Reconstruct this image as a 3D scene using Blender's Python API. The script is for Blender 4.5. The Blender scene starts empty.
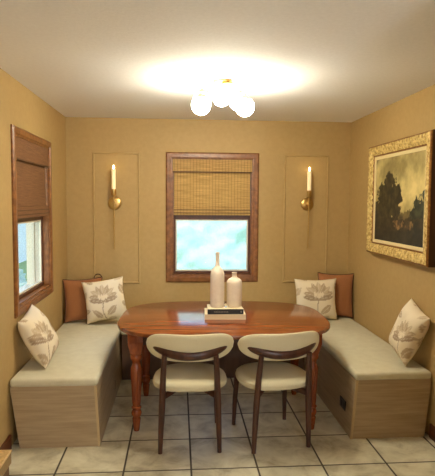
import bpy, bmesh, math, random
from mathutils import Vector, Matrix, noise
random.seed(4)
C = bpy.context.scene.collection
S = bpy.context.scene
PI = math.pi

# room dimensions (metres); the camera stands over the origin
XL, XR, YB, YF, H = -1.098, 1.756, 5.195, -2.2, 2.44

# ------------------------------------------------------------------ materials
def lin(r, g, b):
    f = lambda c: (c/255)/12.92 if c/255 <= .04045 else ((c/255+.055)/1.055)**2.4
    return (f(r), f(g), f(b), 1)

def mat(name, col, rough=.5, metal=0, spec=.5):
    m = bpy.data.materials.new(name); m.use_nodes = True
    b = m.node_tree.nodes['Principled BSDF']
    b.inputs['Base Color'].default_value = col
    b.inputs['Roughness'].default_value = rough
    b.inputs['Metallic'].default_value = metal
    b.inputs['Specular IOR Level'].default_value = spec
    return m, m.node_tree, b

def N(t, kind, **kw):
    n = t.nodes.new(kind)
    for k, v in kw.items():
        if k in n.inputs: n.inputs[k].default_value = v
        else: setattr(n, k, v)
    return n

def noisy(name, c1, c2, scale=(8, 8, 8), nscale=1.0, rough=.5, bump=0, detail=4, metal=0, spec=.5, lo=.35, hi=.65, coord='Object', bscale=None, sheen=0):
    """two colours mixed by a stretched noise, with an optional bump"""
    m, t, b = mat(name, c1, rough, metal, spec)
    tc = N(t, 'ShaderNodeTexCoord'); mp = N(t, 'ShaderNodeMapping'); mp.inputs['Scale'].default_value = scale
    t.links.new(tc.outputs[coord], mp.inputs['Vector'])
    nz = N(t, 'ShaderNodeTexNoise', Scale=nscale, Detail=detail, Roughness=.6)
    t.links.new(mp.outputs[0], nz.inputs['Vector'])
    rp = N(t, 'ShaderNodeValToRGB'); rp.color_ramp.elements[0].position = lo; rp.color_ramp.elements[1].position = hi
    rp.color_ramp.elements[0].color = c1; rp.color_ramp.elements[1].color = c2
    t.links.new(nz.outputs['Fac'], rp.inputs['Fac']); t.links.new(rp.outputs[0], b.inputs['Base Color'])
    if bump:
        bp = N(t, 'ShaderNodeBump', Strength=bump, Distance=.01)
        src = nz
        if bscale:
            src = N(t, 'ShaderNodeTexNoise', Scale=bscale, Detail=3)
            t.links.new(tc.outputs['Object'], src.inputs['Vector'])
        t.links.new(src.outputs['Fac'], bp.inputs['Height']); t.links.new(bp.outputs[0], b.inputs['Normal'])
    if sheen: b.inputs['Sheen Weight'].default_value = sheen
    return m

def emit(name, col, strength):
    m = bpy.data.materials.new(name); m.use_nodes = True; t = m.node_tree; t.nodes.clear()
    e = N(t, 'ShaderNodeEmission', Strength=strength); e.inputs['Color'].default_value = col
    o = N(t, 'ShaderNodeOutputMaterial'); t.links.new(e.outputs[0], o.inputs[0]); return m

M = {}
M['wall'] = noisy('tan wall paint', lin(174, 145, 92), lin(179, 150, 97), nscale=3, rough=.62, bump=.08, bscale=140)
M['trim'] = noisy('tan trim paint', lin(177, 148, 95), lin(182, 153, 100), nscale=3, rough=.45)
M['ceiling'] = noisy('ceiling paint', lin(236, 236, 237), lin(241, 241, 242), nscale=6, rough=.85, bump=.15, bscale=90)
M['casing'] = noisy('brown window wood', lin(108, 64, 28), lin(146, 94, 46), scale=(9, 9, 9), nscale=2.2, rough=.38, detail=6)
M['sash'] = noisy('dark sash wood', lin(70, 36, 18), lin(96, 52, 26), scale=(9, 9, 9), nscale=2, rough=.4)
M['vinyl'] = mat('cream vinyl stop', lin(226, 218, 196), .4)[0]
M['base'] = noisy('dark baseboard wood', lin(70, 36, 18), lin(100, 54, 28), scale=(3, 3, 20), nscale=2, rough=.4)
M['table'] = noisy('glossy red brown wood', lin(96, 42, 17), lin(152, 82, 38), scale=(1.6, 18, 18), nscale=1.6, rough=.15, spec=.75, detail=8, lo=.3, hi=.7)
M['tleg'] = noisy('glossy turned wood', lin(112, 48, 20), lin(150, 76, 34), scale=(14, 14, 2), nscale=2, rough=.2, detail=6)
M['walnut'] = noisy('dark walnut', lin(58, 32, 22), lin(84, 48, 32), scale=(14, 14, 3), nscale=2, rough=.36, detail=6)
M['cream'] = noisy('cream upholstery', lin(206, 196, 160), lin(214, 205, 170), nscale=40, rough=.85, bump=.1, bscale=500, sheen=.1)
M['linen'] = noisy('cream seat linen', lin(203, 196, 167), lin(211, 205, 177), scale=(5, 5, 5), nscale=3, rough=.9, bump=.1, bscale=420, sheen=.1)
M['lam'] = noisy('greige wood laminate', lin(160, 138, 106), lin(182, 160, 126), scale=(1.2, 1.2, 22), nscale=2.2, rough=.5, detail=5)
M['lamstrip'] = noisy('pale laminate edge', lin(186, 162, 120), lin(194, 170, 128), scale=(1, 1, 10), nscale=2, rough=.5)
M['black'] = mat('black plastic', lin(22, 20, 18), .4)[0]
M['steel'] = mat('brushed steel', lin(190, 180, 165), .3, 1)[0]
M['brass'] = noisy('antique brass', lin(190, 156, 92), lin(206, 174, 112), nscale=20, rough=.32, metal=1)
M['gold'] = noisy('gilt carved frame', lin(168, 134, 66), lin(236, 212, 142), scale=(26, 26, 26), nscale=1.6, rough=.45, metal=.25, detail=5, bump=.6)
M['gilt'] = noisy('plain gilt edge', lin(120, 76, 30), lin(160, 108, 46), nscale=8, rough=.4, metal=.4)
M['frameback'] = mat('dark frame side', lin(60, 30, 16), .5)[0]
M['liner'] = noisy('cream frame liner', lin(214, 196, 146), lin(222, 205, 156), nscale=20, rough=.6)
M['vase'] = noisy('matt cream ceramic', lin(222, 206, 184), lin(228, 213, 192), nscale=6, rough=.6)
M['bookblack'] = mat('black book cloth', lin(26, 24, 22), .55)[0]
M['bookcream'] = mat('cream book cover', lin(226, 210, 172), .55)[0]
M['pages'] = noisy('book pages', lin(222, 208, 176), lin(236, 224, 196), scale=(1, 1, 200), nscale=3, rough=.8)
M['silver'] = mat('silver lettering', lin(150, 140, 120), .4)[0]
M['rust'] = noisy('rust pillow linen', lin(144, 90, 48), lin(156, 100, 56), nscale=30, rough=.85, bump=.12, bscale=380, sheen=.15)
M['rustedge'] = mat('dark brown piping', lin(66, 34, 18), .7)[0]
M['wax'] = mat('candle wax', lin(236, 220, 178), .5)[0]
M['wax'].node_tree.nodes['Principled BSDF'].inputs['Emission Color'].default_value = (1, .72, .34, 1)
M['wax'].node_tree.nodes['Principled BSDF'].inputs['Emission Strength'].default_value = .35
M['flame'] = emit('lit flame bulb', (1, .72, .32, 1), 22)
M['globe'] = emit('lit opal glass globe', (1, .92, .72, 1), 64)
M['dome'] = emit('lit pendant globe', (.98, 1, 1.04, 1), 122)
M['stone'] = noisy('tan stone top', lin(176, 142, 88), lin(210, 176, 114), nscale=14, rough=.3, detail=6)
M['stoneshade'] = noisy('shaded stone edge', lin(128, 104, 62), lin(140, 114, 70), nscale=14, rough=.3)  # darker copy of the stone; the edge's shading is put into the colour
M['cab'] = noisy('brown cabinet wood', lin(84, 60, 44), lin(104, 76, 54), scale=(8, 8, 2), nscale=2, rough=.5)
M['lawn'] = noisy('lawn grass', lin(120, 160, 96), lin(160, 190, 130), nscale=9, rough=.9)
M['leaf'] = noisy('pale leaves', lin(190, 226, 210), lin(214, 240, 228), nscale=5, rough=.8, detail=6)
M['siding'] = noisy('white painted siding', lin(226, 230, 232), lin(236, 240, 242), nscale=2, rough=.7)
M['post'] = mat('cream porch paint', lin(232, 222, 196), .6)[0]

def glass_mat():
    m = bpy.data.materials.new('window glass'); m.use_nodes = True; t = m.node_tree; t.nodes.clear()
    tr = N(t, 'ShaderNodeBsdfTransparent'); gl = N(t, 'ShaderNodeBsdfGlossy', Roughness=.02)
    fr = N(t, 'ShaderNodeFresnel'); ge = N(t, 'ShaderNodeNewGeometry'); io = N(t, 'ShaderNodeMapRange')
    io.inputs['To Min'].default_value = 1.45; io.inputs['To Max'].default_value = 1/1.45
    t.links.new(ge.outputs['Backfacing'], io.inputs['Value']); t.links.new(io.outputs[0], fr.inputs['IOR'])
    mx = N(t, 'ShaderNodeMixShader'); o = N(t, 'ShaderNodeOutputMaterial')
    tr.inputs[0].default_value = (.93, .97, .96, 1)
    t.links.new(fr.outputs[0], mx.inputs[0]); t.links.new(tr.outputs[0], mx.inputs[1]); t.links.new(gl.outputs[0], mx.inputs[2])
    t.links.new(mx.outputs[0], o.inputs[0]); return m
M['glass'] = glass_mat()

def clear_glass():
    m, t, b = mat('clear glass', (1, 1, 1, 1), .03); b.inputs['Transmission Weight'].default_value = 1; return m
M['clear'] = clear_glass()

def floor_mat():
    m, t, b = mat('floor tile', (1, 1, 1, 1), .34)
    T, tx, ty, g = .406, .081, 3.437, .0052
    tc = N(t, 'ShaderNodeTexCoord'); sp = N(t, 'ShaderNodeSeparateXYZ'); t.links.new(tc.outputs['Object'], sp.inputs[0])
    def cell(out, off):
        a = N(t, 'ShaderNodeMath', operation='SUBTRACT'); a.inputs[1].default_value = off - 20*T; t.links.new(out, a.inputs[0])
        d = N(t, 'ShaderNodeMath', operation='DIVIDE'); d.inputs[1].default_value = T; t.links.new(a.outputs[0], d.inputs[0])
        fl = N(t, 'ShaderNodeMath', operation='FLOOR'); t.links.new(d.outputs[0], fl.inputs[0])
        pp = N(t, 'ShaderNodeMath', operation='PINGPONG'); pp.inputs[1].default_value = .5; t.links.new(d.outputs[0], pp.inputs[0])
        return fl, pp
    fx, px = cell(sp.outputs['X'], tx); fy, py = cell(sp.outputs['Y'], ty)
    mn = N(t, 'ShaderNodeMath', operation='MINIMUM'); t.links.new(px.outputs[0], mn.inputs[0]); t.links.new(py.outputs[0], mn.inputs[1])
    wn = N(t, 'ShaderNodeTexNoise', Scale=30, Detail=2); t.links.new(tc.outputs['Object'], wn.inputs['Vector'])
    gr = N(t, 'ShaderNodeMapRange'); gr.inputs['From Min'].default_value = g/T*.75; gr.inputs['From Max'].default_value = g/T*1.5
    t.links.new(mn.outputs[0], gr.inputs['Value'])
    cb = N(t, 'ShaderNodeCombineXYZ'); t.links.new(fx.outputs[0], cb.inputs[0]); t.links.new(fy.outputs[0], cb.inputs[1])
    wh = N(t, 'ShaderNodeTexWhiteNoise', noise_dimensions='3D'); t.links.new(cb.outputs[0], wh.inputs['Vector'])
    # every tile shows its own piece of the pattern
    sc = N(t, 'ShaderNodeVectorMath', operation='SCALE'); sc.inputs['Scale'].default_value = 9; t.links.new(wh.outputs['Color'], sc.inputs[0])
    ad = N(t, 'ShaderNodeVectorMath', operation='ADD'); t.links.new(sc.outputs[0], ad.inputs[0]); t.links.new(tc.outputs['Object'], ad.inputs[1])
    n1 = N(t, 'ShaderNodeTexNoise', Scale=5.5, Detail=7, Roughness=.62, Distortion=.5); t.links.new(ad.outputs[0], n1.inputs['Vector'])
    rp = N(t, 'ShaderNodeValToRGB'); e = rp.color_ramp.elements
    e[0].position = .32; e[0].color = lin(160, 149, 122); e[1].position = .68; e[1].color = lin(222, 217, 192)
    e2 = e.new(.5); e2.color = lin(202, 195, 168)
    t.links.new(n1.outputs['Fac'], rp.inputs[0])
    hv = N(t, 'ShaderNodeHueSaturation'); mr = N(t, 'ShaderNodeMapRange'); mr.inputs['To Min'].default_value = .9; mr.inputs['To Max'].default_value = 1.06
    t.links.new(wh.outputs['Value'], mr.inputs['Value']); t.links.new(mr.outputs[0], hv.inputs['Value']); t.links.new(rp.outputs[0], hv.inputs['Color'])
    mx = N(t, 'ShaderNodeMix', data_type='RGBA'); mx.inputs[6].default_value = lin(66, 58, 48)
    t.links.new(gr.outputs[0], mx.inputs[0]); t.links.new(hv.outputs[0], mx.inputs[7]); t.links.new(mx.outputs[2], b.inputs['Base Color'])
    bp = N(t, 'ShaderNodeBump', Strength=.5, Distance=.003); t.links.new(gr.outputs[0], bp.inputs['Height']); t.links.new(bp.outputs[0], b.inputs['Normal'])
    rr = N(t, 'ShaderNodeMapRange'); rr.inputs['To Min'].default_value = .8; rr.inputs['To Max'].default_value = .34
    t.links.new(gr.outputs[0], rr.inputs['Value']); t.links.new(rr.outputs[0], b.inputs['Roughness'])
    return m
M['floor'] = floor_mat()

def bamboo_mat(name, axis, k=1.0, through=.42, g=1.0):
    """woven slats: fine horizontal reeds, vertical stitch lines, some daylight through"""
    m, t, b = mat(name, (1, 1, 1, 1), .65)
    tc = N(t, 'ShaderNodeTexCoord'); mp = N(t, 'ShaderNodeMapping'); t.links.new(tc.outputs['Object'], mp.inputs[0])
    mp.inputs['Scale'].default_value = (5, 5, 170)
    nz = N(t, 'ShaderNodeTexNoise', Scale=1, Detail=5, Roughness=.7); t.links.new(mp.outputs[0], nz.inputs['Vector'])
    rp = N(t, 'ShaderNodeValToRGB'); e = rp.color_ramp.elements
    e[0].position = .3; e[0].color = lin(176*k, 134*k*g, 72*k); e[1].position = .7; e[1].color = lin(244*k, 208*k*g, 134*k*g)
    t.links.new(nz.outputs['Fac'], rp.inputs[0])
    sp = N(t, 'ShaderNodeSeparateXYZ'); t.links.new(tc.outputs['Object'], sp.inputs[0])
    md = N(t, 'ShaderNodeMath', operation='PINGPONG'); md.inputs[1].default_value = .016; t.links.new(sp.outputs[axis], md.inputs[0])
    lt = N(t, 'ShaderNodeMath', operation='LESS_THAN'); lt.inputs[1].default_value = .003; t.links.new(md.outputs[0], lt.inputs[0])
    mu = N(t, 'ShaderNodeMath', operation='MULTIPLY'); mu.inputs[1].default_value = .35; t.links.new(lt.outputs[0], mu.inputs[0])
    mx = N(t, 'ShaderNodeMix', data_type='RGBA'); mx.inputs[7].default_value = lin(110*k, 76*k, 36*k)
    t.links.new(mu.outputs[0], mx.inputs[0]); t.links.new(rp.outputs[0], mx.inputs[6]); t.links.new(mx.outputs[2], b.inputs['Base Color'])
    tl = N(t, 'ShaderNodeBsdfTranslucent'); t.links.new(mx.outputs[2], tl.inputs['Color'])
    ms = N(t, 'ShaderNodeMixShader'); ms.inputs[0].default_value = through
    o = t.nodes['Material Output']
    t.links.new(b.outputs[0], ms.inputs[1]); t.links.new(tl.outputs[0], ms.inputs[2]); t.links.new(ms.outputs[0], o.inputs[0])
    bp = N(t, 'ShaderNodeBump', Strength=.5, Distance=.004); t.links.new(nz.outputs['Fac'], bp.inputs['Height']); t.links.new(bp.outputs[0], b.inputs['Normal'])
    return m
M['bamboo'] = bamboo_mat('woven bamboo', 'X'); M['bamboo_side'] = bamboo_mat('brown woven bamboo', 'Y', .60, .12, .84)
M['bambooedge'] = noisy('dark bamboo strip', lin(72, 46, 22), lin(100, 66, 32), scale=(4, 4, 60), nscale=2, rough=.7)

def attr_mat(name, rough, bump=0):
    m, t, b = mat(name, (1, 1, 1, 1), rough)
    a = N(t, 'ShaderNodeAttribute', attribute_name='print'); t.links.new(a.outputs['Color'], b.inputs['Base Color'])
    tc = N(t, 'ShaderNodeTexCoord'); nz = N(t, 'ShaderNodeTexNoise', Scale=380, Detail=3); t.links.new(tc.outputs['Object'], nz.inputs['Vector'])
    if bump:
        bp = N(t, 'ShaderNodeBump', Strength=bump, Distance=.01); t.links.new(nz.outputs['Fac'], bp.inputs['Height']); t.links.new(bp.outputs[0], b.inputs['Normal'])
    return m
M['floral'] = attr_mat('floral printed linen', .88, .1)
M['painting'] = attr_mat('oil paint on canvas', .5)

# ------------------------------------------------------------------ mesh helpers
def box(bm, x0, x1, y0, y1, z0, z1, bev=0, seg=2):
    b2 = bmesh.new(); bmesh.ops.create_cube(b2, size=1)
    for v in b2.verts: v.co = Vector(((x0+x1)/2+v.co.x*(x1-x0), (y0+y1)/2+v.co.y*(y1-y0), (z0+z1)/2+v.co.z*(z1-z0)))
    if bev: bmesh.ops.bevel(b2, geom=b2.edges[:], offset=bev, segments=seg, affect='EDGES', profile=.5)
    merge(bm, b2)

def merge(bm, b2, mtx=None):
    me = bpy.data.meshes.new('tmp'); b2.to_mesh(me); b2.free()
    if mtx: me.transform(mtx)
    bm.from_mesh(me); bpy.data.meshes.remove(me)

def hexa(bm, bot, top):
    vs = [bm.verts.new(p) for p in bot] + [bm.verts.new(p) for p in top]
    for f in ((3, 2, 1, 0), (4, 5, 6, 7), (0, 1, 5, 4), (1, 2, 6, 5), (2, 3, 7, 6), (3, 0, 4, 7)): bm.faces.new([vs[i] for i in f])

def lathe(bm, prof, seg=24, c=(0, 0, 0), axis='z', reed=0, reedz=None):
    """prof: list of (radius, height)"""
    rows = []
    for r, h in prof:
        row = []
        for i in range(seg):
            a = 2*PI*i/seg; rr = r
            if reed and reedz[0] <= h <= reedz[1]: rr = r*(1-reed*(i % 2))
            p = (rr*math.cos(a), rr*math.sin(a), h)
            if axis == 'y': p = (p[0], -h, p[1])       # height runs towards the viewer side of a back wall
            row.append(bm.verts.new((p[0]+c[0], p[1]+c[1], p[2]+c[2])))
        rows.append(row)
    for a, b in zip(rows, rows[1:]):
        for i in range(seg): bm.faces.new((a[i], a[(i+1) % seg], b[(i+1) % seg], b[i]))
    bm.faces.new(rows[0][::-1]); bm.faces.new(rows[-1])

def tube(bm, pts, radii, seg=12, flat=1.0, flatdir=None, close=False):
    """tapered tube along pts; flat scales the section along flatdir"""
    pts = [Vector(p) for p in pts]; n = len(pts)
    if not isinstance(radii, (list, tuple)): radii = [radii]*n
    rows = []; up = Vector((0, 0, 1))
    for i, p in enumerate(pts):
        if close: d = pts[(i+1) % n]-pts[i-1]
        else: d = pts[min(i+1, n-1)]-pts[max(i-1, 0)]
        d.normalize()
        u = flatdir if flatdir is not None else (up if abs(d.dot(up)) < .9 else Vector((0, 1, 0)))
        u = (u-d*d.dot(u)).normalized(); w = d.cross(u)
        rows.append([bm.verts.new(p+(u*math.cos(2*PI*k/seg)*flat+w*math.sin(2*PI*k/seg))*radii[i]) for k in range(seg)])
    pairs = list(zip(rows, rows[1:])) + ([(rows[-1], rows[0])] if close else [])
    for a, b in pairs:
        for k in range(seg): bm.faces.new((a[k], a[(k+1) % seg], b[(k+1) % seg], b[k]))
    if not close: bm.faces.new(rows[0][::-1]); bm.faces.new(rows[-1])

def sphere(bm, c, r, u=24, v=16, sc=(1, 1, 1)):
    b2 = bmesh.new(); bmesh.ops.create_uvsphere(b2, u_segments=u, v_segments=v, radius=r)
    merge(bm, b2, Matrix.Translation(c) @ Matrix.Diagonal((*sc, 1)))

def obj(name, bm, m, parent=None, smooth=False, loc=None):
    bmesh.ops.recalc_face_normals(bm, faces=bm.faces[:])
    me = bpy.data.meshes.new(name); bm.to_mesh(me); bm.free(); me.materials.append(m)
    for p in me.polygons: p.use_smooth = smooth
    if smooth: 
        try: me.set_sharp_from_angle(angle=math.radians(38))
        except Exception: pass
    o = bpy.data.objects.new(name, me); C.objects.link(o)
    if parent: o.parent = parent
    if loc: o.location = loc
    return o

def thing(name, label, cat, loc=(0, 0, 0), rz=0, group=None):
    o = bpy.data.objects.new(name, None); C.objects.link(o); o.empty_display_size = .1
    o.location = loc; o.rotation_euler = (0, 0, rz); tag(o, label, cat, group); return o

def tag(o, label, cat, group=None):
    o['label'] = label; o['category'] = cat
    if group: o['group'] = group
    return o

def struct(o): o['kind'] = 'structure'; return o

def copy_tree(o, parent=None):
    c = o.copy(); C.objects.link(c)
    if parent: c.parent = parent
    for ch in list(o.children): copy_tree(ch, c)
    return c

# ------------------------------------------------------------------ the setting
T = .16
b = bmesh.new(); box(b, XL-T, XR+T, YF-T, YB+T, -.1, 0); struct(obj('floor', b, M['floor']))
b = bmesh.new(); box(b, XL-T, XR+T, YF-T, YB+T, H, H+.1); struct(obj('ceiling', b, M['ceiling']))
# back wall with the window hole
WX0, WX1, WZ0, WZ1 = -.058, .745, .878, 2.049
b = bmesh.new()
box(b, XL-T, WX0, YB, YB+T, 0, H); box(b, WX1, XR+T, YB, YB+T, 0, H); box(b, WX0, WX1, YB, YB+T, 0, WZ0); box(b, WX0, WX1, YB, YB+T, WZ1, H)
struct(obj('wall_back', b, M['wall']))
LY0, LY1, LZ0, LZ1 = 3.58, 4.475, .895, 2.058
b = bmesh.new()
box(b, XL-T, XL, YF, LY0, 0, H); box(b, XL-T, XL, LY1, YB, 0, H); box(b, XL-T, XL, LY0, LY1, 0, LZ0); box(b, XL-T, XL, LY0, LY1, LZ1, H)
struct(obj('wall_left', b, M['wall']))
b = bmesh.new(); box(b, XR, XR+T, YF, YB, 0, H); struct(obj('wall_right', b, M['wall']))
b = bmesh.new(); box(b, 1.04, XR-.001, 1.46, 1.58, 0, H); struct(obj('wall_blocker', b, M['wall']))  # unseen stub wall, added to keep pendant light off the right bench end
b = bmesh.new(); box(b, XL-T, XR+T, YF-T, YF, 0, H); struct(obj('wall_front', b, M['ceiling']))
b = bmesh.new(); box(b, XL, XL+.016, 1.50, 3.362, 0, .10, .004); struct(obj('baseboard_left', b, M['base']))
b = bmesh.new(); box(b, XR-.016, XR, 1.585, 3.362, 0, .10, .004); struct(obj('baseboard_right', b, M['base']))
# applied panel mouldings beside the window
def moulding(name, x0, x1, z0, z1):
    b = bmesh.new(); w, d = .018, .012
    prof = [(0, 0), (0, d*.55), (w*.3, d), (w*.7, d), (w, d*.4), (w, 0)]
    rings = []
    for o_, h_ in prof:
        rings.append([b.verts.new((x, YB-h_, z)) for x, z in ((x0+o_, z0+o_), (x1-o_, z0+o_), (x1-o_, z1-o_), (x0+o_, z1-o_))])
    for r1, r2 in zip(rings, rings[1:]+rings[:1]):
        for i in range(4): b.faces.new((r1[i], r1[(i+1) % 4], r2[(i+1) % 4], r2[i]))
    struct(obj(name, b, M['trim']))
moulding('trim_1', -.842, -.381, .80, 2.105)
moulding('trim_2', 1.070, 1.531, .80, 2.105)

# ------------------------------------------------------------------ windows, built in a local frame: a along the wall, d into the room, z up
def window(name, fr, a0, a1, z0, z1, cw, zm):
    """a0..z1: opening; cw: casing width; zm: bottom of the meeting rail. fr maps (a, d, z) to the world"""
    root = bpy.data.objects.new(name, None); C.objects.link(root); struct(root)
    root.location = fr((a0+a1)/2, 0, z0); L0 = Vector(root.location)
    def bx(b, p0, p1, q0, q1, r0, r1, bev=0):
        v0 = Vector(fr(p0, q0, r0))-L0; v1 = Vector(fr(p1, q1, r1))-L0
        box(b, min(v0.x, v1.x), max(v0.x, v1.x), min(v0.y, v1.y), max(v0.y, v1.y), min(v0.z, v1.z), max(v0.z, v1.z), bev)
    # mitred casing with a stepped profile
    b = bmesh.new(); prof = [(0, 0), (0, .012), (.2, .021), (.75, .021), (.82, .014), (1, .012), (1, -.03)]
    rings = []
    for o_, d_ in prof:
        k = cw*(1-o_)
        rings.append([b.verts.new(Vector(fr(a, d_, z))-L0) for a, z in ((a0-k, z0-k), (a1+k, z0-k), (a1+k, z1+k), (a0-k, z1+k))])
    for r1, r2 in zip(rings, rings[1:]):
        for i in range(4): b.faces.new((r1[i], r1[(i+1) % 4], r2[(i+1) % 4], r2[i]))
    obj('casing', b, M['casing'], root)
    b = bmesh.new(); j = .012
    bx(b, a0, a0+j, -.075, .0, z0, z1); bx(b, a1-j, a1, -.075, .0, z0, z1); bx(b, a0+j, a1-j, -.075, .0, z1-j, z1); bx(b, a0+j, a1-j, -.075, .0, z0, z0+j)
    obj('jamb', b, M['casing'], root)
    b = bmesh.new()
    for q0, q1, j in ((-.115, -.076, .013), (-T-.02, -.116, .026)):
        bx(b, a0, a0+j, q0, q1, z0, z1); bx(b, a1-j, a1, q0, q1, z0, z1); bx(b, a0+j, a1-j, q0, q1, z1-j, z1); bx(b, a0+j, a1-j, q0, q1, z0, z0+j)
    obj('outer_frame', b, M['vinyl'], root)
    def sash(y, lo, hi, st, bot, top):
        b = bmesh.new(); i0, i1 = a0+.012, a1-.012
        bx(b, i0, i0+st, y-.03, y, lo, hi, .003); bx(b, i1-st, i1, y-.03, y, lo, hi, .003)
        bx(b, i0+st, i1-st, y-.03, y, lo, lo+bot, .003); bx(b, i0+st, i1-st, y-.03, y, hi-top, hi, .003)
        s = obj('sash', b, M['sash'], root)
        b = bmesh.new(); k = .013; g0, g1, h0, h1 = i0+st, i1-st, lo+bot, hi-top
        bx(b, g0, g0+k, y-.026, y-.010, h0, h1); bx(b, g1-k, g1, y-.026, y-.010, h0, h1); bx(b, g0+k, g1-k, y-.026, y-.010, h0, h0+k); bx(b, g0+k, g1-k, y-.026, y-.010, h1-k, h1)
        obj('glazing_stop', b, M['vinyl'], s)
        b = bmesh.new(); bx(b, g0+k, g1-k, y-.020, y-.016, h0+k, h1-k); obj('pane', b, M['glass'], s)
    sash(-.045, z0+.012, zm+.05, .020, .028, .05)
    sash(-.085, zm, z1-.012, .020, .05, .03)
    return root
BK = lambda a, d, z: (a, YB-d, z)
LF = lambda a, d, z: (XL+d, a, z)
window('window_1', BK, WX0, WX1, WZ0, WZ1, .066, 1.445)
window('window_2', LF, LY0, LY1, LZ0, LZ1, .064, 1.465)

def shade(label, fr, a0, a1, ztop, zval, zbot, matl, gap=.016):
    mid = fr((a0+a1)/2, 0, zbot)
    root = thing('bamboo_shade', label, 'window shade', mid, group='woven bamboo roman shades'); L0 = Vector(mid)
    def sheet(name, pts, th, a0, a1, m, par):
        """pts: (d, z) side profile extruded from a0 to a1"""
        b = bmesh.new(); n = len(pts); P0 = []
        for a in (a0, a1):
            P0.append([b.verts.new(Vector(fr(a, d, z))-L0) for d, z in pts]); P0.append([b.verts.new(Vector(fr(a, d-th, z))-L0) for d, z in pts])
        f0, k0, f1, k1 = P0
        for i in range(n-1):
            b.faces.new((f0[i], f0[i+1], f1[i+1], f1[i])); b.faces.new((k0[i], k1[i], k1[i+1], k0[i+1]))
            b.faces.new((f0[i], k0[i], k0[i+1], f0[i+1])); b.faces.new((f1[i], f1[i+1], k1[i+1], k1[i]))
        b.faces.new((f0[0], f1[0], k1[0], k0[0])); b.faces.new((f0[-1], k0[-1], k1[-1], f1[-1]))
        return obj(name, b, m, par)
    v = sheet('valance', [(.006, ztop), (.010, zval)], .004, a0, a1, matl, root)
    sheet('dark_strip', [(.013, zval+.012), (.013, zval)], .006, a0, a1, M['bambooedge'], v)  # dark strip stands in for the shadow line at the valance's lower edge
    sheet('panel', [(-.012, ztop-.01), (-.010, zval-.1), (-.006, zbot+.07)], .004, a0+.012, a1-gap, matl, root)
    f = sheet('fold_stack', [(-.004, zbot+.085), (.006, zbot+.08), (.008, zbot+.055), (-.002, zbot+.052), (.008, zbot+.048), (.009, zbot+.025), (-.002, zbot+.022), (.008, zbot+.018), (.006, zbot)], .005, a0+.010, a1-.014, matl, root)
    for z in (zbot+.052, zbot+.022): sheet('dark_strip', [(.0105, z+.004), (.0105, z-.003)], .006, a0+.010, a1-.014, M['bambooedge'], f)
    b = bmesh.new(); v0 = Vector(fr(a0, -.04, ztop-.03))-L0; v1 = Vector(fr(a1, -.001, ztop-.001))-L0
    box(b, min(v0.x, v1.x), max(v0.x, v1.x), min(v0.y, v1.y), max(v0.y, v1.y), v0.z, v1.z); obj('headrail', b, M['bambooedge'], root)
shade('woven tan bamboo roman shade in the window of the back wall', BK, WX0+.003, WX1-.003, WZ1-.002, 1.915, 1.49, M['bamboo'])
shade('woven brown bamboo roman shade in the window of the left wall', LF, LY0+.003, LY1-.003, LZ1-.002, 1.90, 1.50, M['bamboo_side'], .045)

# ------------------------------------------------------------------ benches
def bench(label, x0t, x1t, x0b, x1b, y0, y1, strip_x, front):
    root = thing('storage_bench', label, 'bench', ((x0b+x1b)/2, y0, 0), group='built-in storage benches'); cx = (x0b+x1b)/2
    b = bmesh.new(); h = .412
    hexa(b, [(x0b-cx, 0, 0), (x1b-cx, 0, 0), (x1b-cx, y1-y0, 0), (x0b-cx, y1-y0, 0)], [(x0t-cx, 0, h), (x1t-cx, 0, h), (x1t-cx, y1-y0, h), (x0t-cx, y1-y0, h)])
    obj('cabinet_body', b, M['lam'], root)
    # padded top
    b = bmesh.new(); g = .004; bx0, bx1 = x0t-cx, x1t-cx
    if strip_x == 'r': bx1 += .014
    elif strip_x == 'l': bx0 -= .014
    ov = .016
    box(b, bx0+g, bx1-g, -ov, y1-y0-g, h, h+.055, .02, 4)
    obj('seat_cushion', b, M['linen'], root, True)
    return root, cx
YBN = 3.37
bl, cxl = bench('cream-topped greige storage bench under the left window', -1.092, -.538, -1.034, -.514, YBN, YB-.004, 'r', 'r')
br, cxr = bench('cream-topped greige storage bench along the right wall under the gilt painting', 1.217, 1.750, 1.184, 1.712, YBN, YB-.004, 'l', 'l')
root = thing('storage_bench', 'cream-topped darkened storage bench behind the table below the back window', 'bench', (.335, 4.66, 0), group='built-in storage benches')
b = bmesh.new(); box(b, -.845, .845, 0, YB-4.66-.004, 0, .412, .002); obj('cabinet_body', b, M['cab'], root)  # body given a darker wood to keep the space under the table dark
b = bmesh.new(); box(b, -.852, .86, -.016, YB-4.66-.004, .412, .467, .02, 4); obj('seat_cushion', b, M['linen'], root, True)
def slant(x_b, x_t, z): return x_b+(x_t-x_b)*z/.412
# pale corner strips, the black outlet and the steel pull on the slanting fronts
b = bmesh.new(); hexa(b, [(1.182-cxr, -.004, 0), (1.199-cxr, -.004, 0), (1.199-cxr, .012, 0), (1.182-cxr, .012, 0)], [(1.215-cxr, -.004, .41), (1.232-cxr, -.004, .41), (1.232-cxr, .012, .41), (1.215-cxr, .012, .41)]); obj('corner_strip', b, M['lamstrip'], br)
b = bmesh.new(); hexa(b, [(-.527-cxl, -.004, 0), (-.512-cxl, -.004, 0), (-.512-cxl, .012, 0), (-.527-cxl, .012, 0)], [(-.551-cxl, -.004, .41), (-.536-cxl, -.004, .41), (-.536-cxl, .012, .41), (-.551-cxl, .012, .41)]); obj('corner_strip', b, M['lamstrip'], bl)
xo = slant(1.184, 1.217, .17)-cxr
b = bmesh.new(); box(b, -.006, .004, -.062, .062, -.036, .036, .003)
for dy in (-.028, .028): box(b, -.009, -.004, dy-.017, dy+.017, -.02, .02, .002)
o = obj('outlet', b, M['black'], br, loc=(xo, .21, .168)); o['label'] = 'black outlet cover'
xo = slant(-.514, -.538, .13)-cxl
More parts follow.
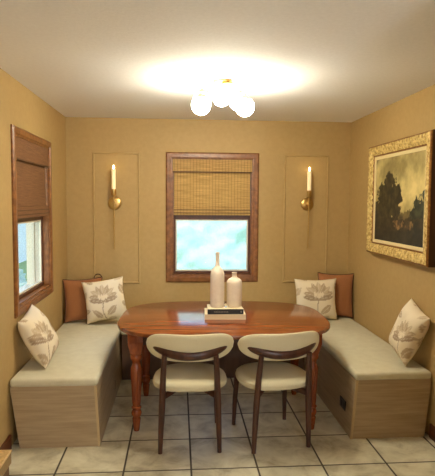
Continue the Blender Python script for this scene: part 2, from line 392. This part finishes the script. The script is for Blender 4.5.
b = bmesh.new(); tube(b, [(0, 0, -.04), (.018, 0, -.035), (.018, 0, .035), (0, 0, .04)], .004, 8)
o = obj('pull_handle', b, M['steel'], bl, True, loc=(xo, .78, .135)); o['label'] = 'small steel pull'

# ------------------------------------------------------------------ table
TC = (.345, 3.905); TR = math.radians(-2.2)
tb = thing('dining_table', 'glossy red-brown wooden dining table with turned legs and rounded ends', 'table', (TC[0], TC[1], 0), TR)
def outline(a, c, n, k=96):
    out = []
    for i in range(k):
        t = 2*PI*i/k; ct, st = math.cos(t), math.sin(t)
        out.append((a*math.copysign(abs(ct)**(2/n), ct), c*math.copysign(abs(st)**(2/n), st)))
    return out
b = bmesh.new(); rows = []
for inset, z in ((.012, .718), (.002, .722), (0, .730), (0, .742), (.003, .748), (.008, .750)):
    rows.append([b.verts.new((x, y, z)) for x, y in outline(.782-inset, .592-inset, 3.3)])
for r1, r2 in zip(rows, rows[1:]):
    n = len(r1)
    for i in range(n): b.faces.new((r1[i], r1[(i+1) % n], r2[(i+1) % n], r2[i]))
b.faces.new(rows[0][::-1]); b.faces.new(rows[-1]); obj('tabletop', b, M['table'], tb, True)
lx, ly = .625, .335
b = bmesh.new()
for s in (-1, 1):
    box(b, -lx+.04, lx-.04, s*ly-.011, s*ly+.011, .62, .718); box(b, s*lx-.011, s*lx+.011, -ly+.04, ly-.04, .62, .718)
obj('apron', b, M['walnut'], tb)
def tleg(sx, sy):
    b = bmesh.new()
    prof = [(.019, 0), (.022, .012), (.027, .06), (.030, .090), (.024, .097), (.032, .112), (.037, .130), (.032, .148), (.027, .156), (.035, .166), (.035, .174), (.028, .182),
            (.030, .20), (.036, .33), (.041, .43), (.040, .455), (.033, .470), (.028, .486), (.031, .508), (.041, .520), (.044, .534), (.041, .548), (.034, .556)]
    dense = []
    for (r0, h0), (r1, h1) in zip(prof, prof[1:]):
        k = max(1, int((h1-h0)/.03))
        for i in range(k): dense.append((r0+(r1-r0)*i/k, h0+(h1-h0)*i/k))
    dense.append(prof[-1])
    lathe(b, dense, 28, reed=.1, reedz=(.21, .445))
    w, v = .054, .036
    hexa(b, [(-v, -v, .556), (v, -v, .556), (v, v, .556), (-v, v, .556)], [(-w, -w, .64), (w, -w, .64), (w, w, .64), (-w, w, .64)])
    box(b, -w, w, -w, w, .64, .718, .003)
    obj('leg', b, M['tleg'], tb, True, loc=(sx*lx, sy*ly, 0))
for sx in (-1, 1):
    for sy in (-1, 1): tleg(sx, sy)

# ------------------------------------------------------------------ chairs
def chair():
    r = thing('dining_chair', 'cream padded dining chair with curved walnut back, left one at the near table side', 'chair', group='dining chairs at the near side of the table')
    # padded seat
    b = bmesh.new(); rows = []
    for s, z in ((.80, .405), (.93, .408), (.985, .418), (1, .433), (.985, .448), (.93, .459), (.80, .466), (.55, .469), (.25, .471)):
        rows.append([b.verts.new((x*(1-.06*(y/.22)) , y-.018, z)) for x, y in outline(.247*s, .240*s, 2.6, 64)])
    for r1, r2 in zip(rows, rows[1:]):
        for i in range(64): b.faces.new((r1[i], r1[(i+1) % 64], r2[(i+1) % 64], r2[i]))
    b.faces.new(rows[0][::-1]); b.faces.new(rows[-1]); obj('seat', b, M['cream'], r, True)
    # padded backrest: a curved pill
    b = bmesh.new(); rows = []; n = 41
    for i in range(n):
        u = -1+2*i/(n-1); uu = max(-.9985, min(.9985, u))
        hh = .090*(1-abs(uu)**3.8)**.55; tt = .023*(1-abs(uu)**6)**.5
        ang = uu*.86; x = .285*math.sin(ang)/math.sin(.86); y = -.262+.115*(1-math.cos(ang))/(1-math.cos(.86)); zc = .698+.010*uu*uu
        nx, ny = math.sin(ang)*.8, -math.cos(ang)
        row = []
        for k in range(20):
            a = 2*PI*k/20; cz = math.copysign(abs(math.sin(a))**.75, math.sin(a)); cn = math.copysign(abs(math.cos(a))**.8, math.cos(a))
            row.append(b.verts.new((x+nx*tt*cn, y+ny*tt*cn-.10*(cz*hh), zc+cz*hh)))
        rows.append(row)
    for r1, r2 in zip(rows, rows[1:]):
        for k in range(20): b.faces.new((r1[k], r1[(k+1) % 20], r2[(k+1) % 20], r2[k]))
    b.faces.new(rows[0][::-1]); b.faces.new(rows[-1]); obj('backrest', b, M['cream'], r, True)
    # curved walnut rail behind the pad
    b = bmesh.new(); pts = []; rad = []
    for i in range(31):
        u = -1+2*i/30; ang = u*.78; x = .262*math.sin(ang)/math.sin(.86); y = -.287+.112*(1-math.cos(ang))/(1-math.cos(.86))
        pts.append((x, y, .652+.052*u*u)); rad.append(.0135*(1-.45*abs(u)**4))
    tube(b, pts, rad, 12, flat=2.0, flatdir=Vector((0, 0, 1))); obj('back_rail', b, M['walnut'], r, True)
    for s in (-1, 1):
        b = bmesh.new(); pts = [(s*.192, -.222, 0), (s*.187, -.226, .15), (s*.180, -.232, .32), (s*.172, -.248, .50), (s*.163, -.270, .655)]
        tube(b, pts, [.0145, .018, .021, .020, .017], 14); obj('rear_leg', b, M['walnut'], r, True)
        b = bmesh.new(); pts = [(s*.198, .225, 0), (s*.192, .215, .20), (s*.182, .190, .42)]
        tube(b, pts, [.0135, .018, .020], 14); obj('front_leg', b, M['walnut'], r, True)
    b = bmesh.new()
    for s in (-1, 1):
        pts = [(s*.178, -.234, .372), (0, 0, .400), (-s*.185, .20, .395)]
        tube(b, pts, .011, 8, flat=2.0, flatdir=Vector((0, 0, 1)))
    obj('cross_brace', b, M['walnut'], r, True)
    return r
ch = chair(); ch.location = (.082, 3.465, 0); ch.rotation_euler.z = math.radians(-1)
c2 = copy_tree(ch); c2.location = (.640, 3.462, 0); c2.rotation_euler.z = math.radians(10)
c2['label'] = 'cream padded dining chair with curved walnut back, the right one, turned slightly to the left'

# ------------------------------------------------------------------ books, bottles
bz = .7505
bk = thing('book', 'wide cream book lying flat under the black book on the table', 'book', (.355, 3.885, bz), TR, 'books stacked on the table')
def book(root, w, d, h, cover, lab=None):
    b = bmesh.new(); box(b, -w/2, w/2, -d/2, d/2, 0, .003); box(b, -w/2, w/2, -d/2, d/2, h-.003, h); box(b, -w/2, w/2, -d/2, -d/2+.004, .003, h-.003)
    obj('cover', b, cover, root)
    if lab:
        b = bmesh.new(); box(b, -w/2-.001, w/2+.001, -d/2-.001, -d/2+.012, -.0002, h+.0002); o = obj('spine', b, M['bookblack'], root); o['label'] = 'black spine'
    b = bmesh.new(); box(b, -w/2+.004, w/2-.004, -d/2+.004, d/2-.005, .003, h-.003); obj('page_block', b, M['pages'], root)
book(bk, .305, .235, .040, M['bookcream'])
bk2 = thing('book', 'black-spined book lying on top of the cream book', 'book', (.354, 3.870, bz+.040), TR+.02, 'books stacked on the table')
book(bk2, .265, .20, .036, M['bookcream'], True)
b = bmesh.new()
for i in range(9): box(b, -.085+i*.012, -.0775+i*.012, -.1018, -.1005, .015, .021)
box(b, -.085, .023, -.1014, -.1005, .0145, .0155); obj('spine_title', b, M['silver'], bk2)
b = bmesh.new(); box(b, .112, .120, -.1018, -.1005, .012, .024); obj('spine_mark', b, M['silver'], bk2)
vz = bz+.0765
t1 = thing('bottle_vase', 'tall slender cream bottle vase with a long thin neck', 'vase', (.297, 3.870, vz), group='cream bottle vases on the books')
b = bmesh.new()
lathe(b, [(.046, 0), (.051, .004), (.0535, .02), (.054, .06), (.0535, .225), (.0525, .250), (.049, .268), (.042, .283), (.032, .296), (.022, .307), (.0165, .320), (.0150, .35), (.0158, .407), (.0165, .417), (.0130, .417), (.012, .35)], 36); obj('body', b, M['vase'], t1, True)
t2 = thing('bottle_vase', 'short wide cream bottle vase with a stubby neck, beside the tall one', 'vase', (.428, 3.880, vz), group='cream bottle vases on the books')
b = bmesh.new()
lathe(b, [(.048, 0), (.054, .004), (.057, .02), (.0575, .06), (.059, .17), (.058, .188), (.053, .202), (.044, .212), (.031, .219), (.021, .224), (.0180, .232), (.0180, .252), (.020, .257), (.020, .263), (.015, .263), (.014, .23)], 36); obj('body', b, M['vase'], t2, True)
b = bmesh.new(); sphere(b, (0, 0, .016), .016); o = obj('glass_ball', b, M['clear'], None, True, (.359, 3.835, vz)); tag(o, 'tiny clear glass ball between the two vases', 'ornament')

# ------------------------------------------------------------------ pillows
CREAM = lin(232, 218, 190); TAUPE = lin(164, 134, 98); LIGHT = lin(190, 166, 130); DARK = lin(138, 106, 74)
def motif(u, v, ox, oy, sc=1.0, rot=0):
    """printed flower, leaves and stems; u, v in -1..1"""
    c, s = math.cos(rot), math.sin(rot); x, y = ((u*c-v*s)*sc+ox), ((u*s+v*c)*sc+oy)
    x = (x+1.35) % 2.7-1.35; y = (y+1.2) % 2.4-1.2
    col = Vector(CREAM[:3])
    w = .05*noise.noise((x*5, y*5, ox))
    def leaf(cx, cy, a, bb, ang, k):
        nonlocal col
        dx, dy = x-cx, y-cy; p = dx*math.cos(ang)+dy*math.sin(ang); q = -dx*math.sin(ang)+dy*math.cos(ang)
        if abs(p) < a and abs(q+w*.5) < bb*(1-(p/a)**2):
            col = Vector(k[:3]) if abs(q) > bb*.10 else col.lerp(Vector(k[:3]), .45)
    # stem
    if -.95 < y < .0 and abs(x-.06*math.sin(y*4)) < .02: col = Vector(DARK[:3])
    for L in ((.30, -.42, .30, .13, .75, TAUPE), (-.30, -.50, .30, .12, 2.35, TAUPE), (.22, -.82, .26, .10, .3, LIGHT), (-.24, -.90, .24, .09, 2.8, TAUPE),
              (.82, .42, .26, .11, 1.9, TAUPE), (-.86, .30, .26, .12, .9, LIGHT), (.95, -.25, .24, .10, 2.4, TAUPE), (-.85, -.35, .25, .11, .2, TAUPE),
              (.75, .95, .25, .10, .4, LIGHT), (-.6, .95, .25, .10, 2.6, TAUPE), (1.1, .05, .18, .08, 1.2, LIGHT), (-1.1, .75, .2, .09, 1.3, TAUPE), (-1.05, -.85, .22, .1, 2.0, LIGHT), (.85, -.8, .22, .1, 1.1, TAUPE)): leaf(*L)
    # flower head: fan of petals above two broad bracts
    for k in range(7):
        a = PI*(.08+.84*k/6); leaf(.34*math.cos(a), .12+.34*math.sin(a), .30, .115, a, LIGHT if k % 2 else TAUPE)
    leaf(.30, .06, .36, .10, .18, DARK); leaf(-.30, .06, .36, .10, PI-.18, DARK)
    for k in range(4): leaf(-.15+.1*k, .20, .13, .05, PI/2, CREAM)
    f = .5+.5*noise.noise((x*9, y*9, 3+oy))
    return col.lerp(Vector(CREAM[:3]), .12+.25*f)
def pillow(label, corner, ex, ey, size, thick, m, group, mp=(0, 0, 1, 0), piping=None, loop=False, n=56):
    """corner: lower-left corner as seen from the front; ex along the bottom edge, ey up the side"""
    ex = Vector(ex).normalized(); ey = Vector(ey); ey = (ey-ex*ey.dot(ex)).normalized(); nz = ex.cross(ey)
    wd, ht = size
    ctr = Vector(corner)+ex*wd/2+ey*ht/2
    base = Vector(corner)+ex*wd/2
    root = thing('throw_pillow', label, 'pillow', base, group=group); b = bmesh.new(); col = []
    def pt(u, v, s):
        pu = 1-.085*(1-u*u)*(abs(v)**3); pv = 1-.085*(1-v*v)*(abs(u)**3)
        d = max(0, (1-u**4)*(1-v**4))**.62*(1-.25*(u*u+v*v)/2)
        w = .012*noise.noise((u*1.7+mp[0]*3, v*1.7+mp[1]*5, s*2+wd))*d
        return ctr-base+ex*u*wd/2*pv+ey*v*ht/2*pu+nz*s*(thick/2*d+w)
    g = {}
    for s in (1, -1):
        for i in range(n+1):
            for j in range(n+1):
                if s == -1 and (i in (0, n) or j in (0, n)): g[s, i, j] = g[1, i, j]; continue
                u, v = -1+2*i/n, -1+2*j/n
                g[s, i, j] = b.verts.new(pt(u, v, s)); col.append((u, v, s))
        for i in range(n):
            for j in range(n):
                q = [g[s, i, j], g[s, i+1, j], g[s, i+1, j+1], g[s, i, j+1]]
                b.faces.new(q if s == 1 else q[::-1])
    me = bpy.data.meshes.new('cover'); b.to_mesh(me); b.free(); me.materials.append(m)
    for p in me.polygons: p.use_smooth = True
    if m is M['floral']:
        ca = me.color_attributes.new('print', 'FLOAT_COLOR', 'POINT')
        for k, (u, v, s) in enumerate(col):
            c = motif(u*s, v, *mp); ca.data[k].color = (c.x, c.y, c.z, 1)
    o = bpy.data.objects.new('cover', me); C.objects.link(o); o.parent = root
    if piping:
        b = bmesh.new(); pts = []
        for k in range(4):
            for i in range(24):
                t = -1+2*i/24; u, v = [(t, -1), (1, t), (-t, 1), (-1, -t)][k]; pts.append(pt(u, v, 1))
        tube(b, pts, .0045, 6, close=True); o = obj('piping', b, piping, root, True); o['label'] = 'dark brown piped edge'
        if loop:
            c0 = pt(1, 1, 1); b = bmesh.new()
            tube(b, [c0+ex*(.035*math.cos(a)-.04)+ey*(.035*math.sin(a)-.004) for a in [PI*k/10 for k in range(11)]], .005, 6); obj('corner_loop', b, piping, root, True)
    return root
ZC = .474
pillow('rust pillow in the left corner, half behind a floral pillow', (-1.068, 4.90, ZC), (1, .24, .03), (-.035, .20, 1), (.37, .41), .12, M['rust'], 'rust pillows', piping=M['rustedge'], loop=True)
pillow('floral cream pillow leaning in the left back corner before a rust pillow', (-.848, 4.835, ZC), (.97, -.05, .16), (-.16, .15, .97), (.395, .395), .15, M['floral'], 'floral cream pillows', (.0, .05, .9, 0))
pillow('floral cream pillow leaning below the left window at the near end of the bench', (-.898, 3.525, ZC+.004), (0, .988, .155), (-.433, -.14, .89), (.345, .382), .16, M['floral'], 'floral cream pillows', (.4, .3, .9, .3))
pillow('rust pillow in the right corner, half behind a floral pillow', (1.405, 5.075, ZC), (1, -.28, 0), (.0, .08, 1), (.355, .445), .11, M['rust'], 'rust pillows', piping=M['rustedge'])
pillow('floral cream pillow leaning in the right back corner before a rust pillow', (1.142, 4.905, ZC), (1, -.01, .01), (-.02, .13, .99), (.42, .405), .14, M['floral'], 'floral cream pillows', (-.05, .0, .85, 0))
pillow('floral cream pillow leaning on the right wall beneath the gilt painting', (1.604, 3.755, ZC+.087), (-.026, -.963, -.269), (.29, -.265, .92), (.315, .397), .16, M['floral'], 'floral cream pillows', (-.3, .4, .95, -.4))

# ------------------------------------------------------------------ candle sconces
def sconce(label, x, zc):
    r = thing('wall_sconce', label, 'sconce', (x, YB, zc), group='brass candle sconces')
    b = bmesh.new(); lathe(b, [(.064, 0), (.066, .004), (.065, .010), (.060, .015), (.035, .019), (.014, .021), (.012, .028)], 36, axis='y'); obj('backplate', b, M['brass'], r, True)
    b = bmesh.new(); tube(b, [(0, -.022, 0), (0, -.072, .0)], .008, 10)
    sphere(b, (0, -.075, 0), .010, 14, 10); obj('arm', b, M['brass'], r, True)
    b = bmesh.new(); tube(b, [(0, -.075, .09), (0, -.075, 0), (0, -.073, -.28), (0, -.066, -.425), (0, -.064, -.445)], [.007, .007, .006, .0045, .003], 10); sphere(b, (0, -.064, -.445), .006, 10, 8); obj('rod', b, M['brass'], r, True)
    b = bmesh.new(); lathe(b, [(.007, .065), (.010, .07), (.021, .076), (.024, .088), (.0245, .136), (.0225, .138), (.019, .138)], 24, (0, -.075, 0)); obj('candle_cup', b, M['brass'], r, True)
    b = bmesh.new(); lathe(b, [(.0195, .13), (.0195, .325), (.017, .332), (.008, .330)], 24, (0, -.075, 0)); cd = obj('candle', b, M['wax'], r, True)
    b = bmesh.new(); lathe(b, [(.003, .330), (.007, .338), (.0085, .348), (.006, .360), (.001, .372)], 14, (0, -.075, 0)); obj('flame', b, M['flame'], cd, True)
sconce('brass candle sconce on the panel left of the back window', -.628, 1.605)
sconce('brass candle sconce on the panel right of the back window', 1.311, 1.607)

# ------------------------------------------------------------------ framed painting on the right wall
FX = XR-.068; FY0, FY1, FZ0, FZ1 = 3.375, 4.525, 1.187, 2.117
pf = thing('framed_painting', 'dark landscape painting in an ornate gilt frame on the right wall', 'painting', (XR, (FY0+FY1)/2, FZ0)); PL = Vector(pf.location)
def frame_ring(bm, prof, jitter=0, seglen=.012):
    """prof: (inset, x); mitred ring, finely divided so it can carry carving"""
    rows = []
    for ins, x in prof:
        y0, y1, z0, z1 = FY0+ins, FY1-ins, FZ0+ins, FZ1-ins; row = []
        ny, nz_ = 92, 76
        P4 = [((y0, z0), (y1, z0), ny), ((y1, z0), (y1, z1), nz_), ((y1, z1), (y0, z1), ny), ((y0, z1), (y0, z0), nz_)]
        for (a, c, n) in P4:
            for i in range(n):
                y = a[0]+(c[0]-a[0])*i/n; z = a[1]+(c[1]-a[1])*i/n; dx = 0
                if jitter and 0 < i:
                    s = (y if a[1] == c[1] else z)
                    dx = jitter*(.6*math.sin(s*2*PI/.05+ins*60)*math.cos(ins*110)+.9*noise.noise((y*45, z*45, ins*60)))
                row.append(bm.verts.new(Vector((x-dx, y, z))-PL))
        rows.append(row)
    n = len(rows[0])
    for r1, r2 in zip(rows, rows[1:]):
        for i in range(n): bm.faces.new((r1[i], r1[(i+1) % n], r2[(i+1) % n], r2[i]))
b = bmesh.new(); frame_ring(b, [(0, XR-.001), (.0, FX+.012)]); obj('frame_side', b, M['frameback'], pf)
b = bmesh.new(); frame_ring(b, [(0, FX+.012), (.004, FX+.003), (.014, FX)]); frame_ring(b, [(.084, FX+.020), (.092, FX+.018), (.096, FX+.026)]); obj('frame_beading', b, M['gilt'], pf)
b = bmesh.new(); frame_ring(b, [(.012+.008*i, FX+.001+.018*(i/9)**1.6-.006*math.sin(PI*i/9)) for i in range(10)], .005); obj('carved_frame', b, M['gold'], pf)
b = bmesh.new(); frame_ring(b, [(.096, FX+.026), (.098, FX+.024), (.122, FX+.028), (.123, FX+.034)]); obj('liner', b, M['liner'], pf)
def paint(u, v):
    """u 0..1 from the far side, v 0..1 up"""
    def n(q, k=0):
        return sum(noise.noise((u*q*2**i*1.1, v*q*2**i*.85, k+i*3.1))*.6**i for i in range(5))
    mixc = lambda a, c, f: Vector(a[:3]).lerp(Vector(c[:3]), max(0, min(1, f)))
    c = mixc(lin(142, 126, 74), lin(216, 196, 130), .45+.75*n(3.2, 1)+.25*(u-.45))
    c = mixc(c, lin(108, 94, 58), (v-.74)*2.0+.55*n(4, 7))
    dark = mixc(lin(30, 26, 15), lin(74, 64, 36), .35+.9*n(13, 3))
    teal = mixc(lin(30, 35, 26), lin(66, 70, 46), .35+.9*n(15, 4))
    e = .5*n(8, 2)+.35*n(22, 5)
    def blob(cx, cy, a, bb): return ((u-cx)/a)**2+((v-cy)/bb)**2 < 1+e*1.5
    if v < .34+.07*n(7, 9)+.04*math.sin(u*11): c = mixc(lin(112, 94, 54), dark, .5+.6*n(12, 6))
    if blob(.33, .66, .14, .14) or blob(.20, .54, .15, .15) or blob(.43, .52, .15, .15) or blob(.30, .42, .24, .16) or blob(.08, .36, .12, .15) or blob(.47, .38, .10, .10): c = dark
    if abs(u-.31-.02*math.sin(v*9)) < .018 and v < .5: c = dark*.7
    if blob(.93, .40, .11, .14) or blob(.84, .31, .11, .11) or blob(1.0, .50, .06, .09): c = teal
    if v < .27+.04*n(6, 8)+.03*abs(u-.55): c = mixc(lin(34, 29, 17), lin(70, 58, 34), .3+.9*n(10, 11))
    if ((u-.56)/.18)**2+((v-.215)/.045)**2 < 1+e*3: c = mixc(lin(66, 50, 29), lin(150, 114, 68), .35+.9*n(17, 12))
    if v < .14+.03*n(5, 13): c = mixc(lin(28, 24, 15), lin(56, 50, 32), .35+.9*n(9, 14))
    return c
b = bmesh.new(); ins = .118; nu, nv = 130, 100; cols = []; grid = []
for j in range(nv+1):
    row = []
    for i in range(nu+1):
        u, v = i/nu, j/nv; row.append(b.verts.new(Vector((FX+.032, FY1-ins-u*(FY1-FY0-2*ins), FZ0+ins+v*(FZ1-FZ0-2*ins)))-PL)); cols.append(paint(u, v))
    grid.append(row)
for j in range(nv):
    for i in range(nu): b.faces.new((grid[j][i], grid[j][i+1], grid[j+1][i+1], grid[j+1][i]))
o = obj('canvas', b, M['painting'], pf)
ca = o.data.color_attributes.new('print', 'FLOAT_COLOR', 'POINT')
for k, c in enumerate(cols): ca.data[k].color = (c.x, c.y, c.z, 1)

# ------------------------------------------------------------------ ceiling light of opal globes
LX, LYc = .297, 3.56
lt = thing('ceiling_light', 'brass ceiling light with a cluster of glowing opal glass globes', 'ceiling light', (LX, LYc, H))
b = bmesh.new(); lathe(b, [(.075, 0), (.075, -.012), (.066, -.022), (.02, -.028), (.014, -.03)], 32); obj('canopy', b, M['brass'], lt, True)
b = bmesh.new(); lathe(b, [(.011, -.02), (.011, -.085), (.03, -.09), (.034, -.105), (.03, -.12), (.008, -.126)], 24); obj('stem', b, M['brass'], lt, True)
for k, (dx, dy, dz) in enumerate(((-.147, -.085, -.178), (.145, -.085, -.182), (.035, -.06, -.085), (-.13, .10, -.110), (.12, .10, -.110), (.01, .16, -.075))):
    d = Vector((dx, dy, dz)); h = Vector((0, 0, -.105)); e = d+Vector((0, 0, .064)); mid = (h+e)/2+Vector((0, 0, .02))
    b = bmesh.new(); tube(b, [h, mid, e], .0055, 8); lathe(b, [(.046, .046), (.048, .048), (.040, .060), (.022, .070), (.010, .080)], 24, d); a = obj('arm', b, M['brass'], lt, True)  # wide caps on the globes, added to block their upward light
    b = bmesh.new(); sphere(b, d, .064, 28, 18); obj('globe', b, M['globe'], lt, True)
# second lamp of the room, further back in the kitchen
k2 = thing('pendant_light', 'white glass globe pendant hanging over the kitchen side of the room', 'pendant light', (1.15, -.9, H))
b = bmesh.new(); lathe(b, [(.06, 0), (.06, -.015), (.02, -.025), (.006, -.03), (.006, -.62), (.03, -.625), (.035, -.66)], 28); obj('stem', b, M['brass'], k2, True)
b = bmesh.new(); sphere(b, (0, 0, -.78), .13, 32, 20); obj('globe', b, M['dome'], k2, True)

# ------------------------------------------------------------------ counter corner at the lower left edge
kc = thing('kitchen_cabinet', 'corner of a tan stone-topped cabinet at the lower left edge', 'cabinet', (XL+.30, .95, 0))
b = bmesh.new(); box(b, -.296, .312, -.47, .535, .0, .858, .004); obj('cabinet_body', b, M['cab'], kc)
b = bmesh.new(); box(b, -.296, .318, -.47, .545, .892, .90, .003); obj('countertop', b, M['stone'], kc)
b = bmesh.new(); box(b, -.296, .316, -.47, .543, .859, .8915, .003); obj('shaded_edge', b, M['stoneshade'], kc)

# ------------------------------------------------------------------ outside the windows
b = bmesh.new(); box(b, -14, 12, YB+T+.02, 24, -.5, -.4); box(b, -14, XL-T-.02, -4, YB+T+.02, -.5, -.4); struct(obj('lawn', b, M['lawn']))
def bush(name, label, loc, sc, seed):
    b = bmesh.new(); bmesh.ops.create_icosphere(b, subdivisions=6, radius=1)
    for v in b.verts:
        p = v.co.copy(); k = 1+.22*noise.noise(p*2.2+Vector((seed, 0, 0)))+.16*noise.noise(p*7+Vector((seed, 3, 0)))+.10*noise.noise(p*19+Vector((0, seed, 0)))
        v.co = Vector((p.x*sc[0], p.y*sc[1], max(p.z, -.55)*sc[2]))*k
    o = obj(name, b, M['leaf'], None, False, loc)
    for p in o.data.polygons: p.use_smooth = True
    tag(o, label, 'bush')
bush('garden_bush', 'pale green leafy bush outside the back window', (.35, 9.3, .55), (2.6, 1.2, 1.9), 2)
bush('garden_shrub', 'low pale green shrub outside the left window', (-2.75, 6.6, .05), (.9, 1.0, .9), 7)
nb = thing('neighbour_house', 'white lap-sided wall outside the left window', 'house', (-5.2, 10.5, -.4))
b = bmesh.new()
for i in range(24): hexa(b, [(-.05, -6, i*.17), (.03, -6, i*.17), (.03, 8, i*.17), (-.05, 8, i*.17)], [(-.05, -6, i*.17+.175), (-.005, -6, i*.17+.175), (-.005, 8, i*.17+.175), (-.05, 8, i*.17+.175)])
obj('siding', b, M['siding'], nb)

# ------------------------------------------------------------------ sky, camera
w = bpy.data.worlds.new('World'); S.world = w; w.use_nodes = True; t = w.node_tree
bg = t.nodes['Background']; sk = t.nodes.new('ShaderNodeTexSky'); sk.sky_type = 'NISHITA'; sk.sun_disc = False; sk.sun_elevation = math.radians(50); sk.sun_rotation = math.radians(200)
t.links.new(sk.outputs[0], bg.inputs['Color']); bg.inputs['Strength'].default_value = .55

cd = bpy.data.cameras.new('camera'); cam = bpy.data.objects.new('camera', cd); C.objects.link(cam); S.camera = cam
cd.sensor_fit = 'HORIZONTAL'; cd.sensor_width = 36; cd.lens = 515.8*36/435; cd.clip_start = .05
R = Matrix.Rotation(math.radians(-4.37), 4, 'Z') @ Matrix.Rotation(math.radians(90-3.954), 4, 'X') @ Matrix.Rotation(math.radians(.388), 4, 'Z')
cam.matrix_world = Matrix.Translation((0, 0, 1.62)) @ R
S.view_settings.view_transform = 'Standard'; S.view_settings.look = 'None'; S.view_settings.gamma = 1; S.view_settings.use_curve_mapping = False
S.view_settings.exposure = .42
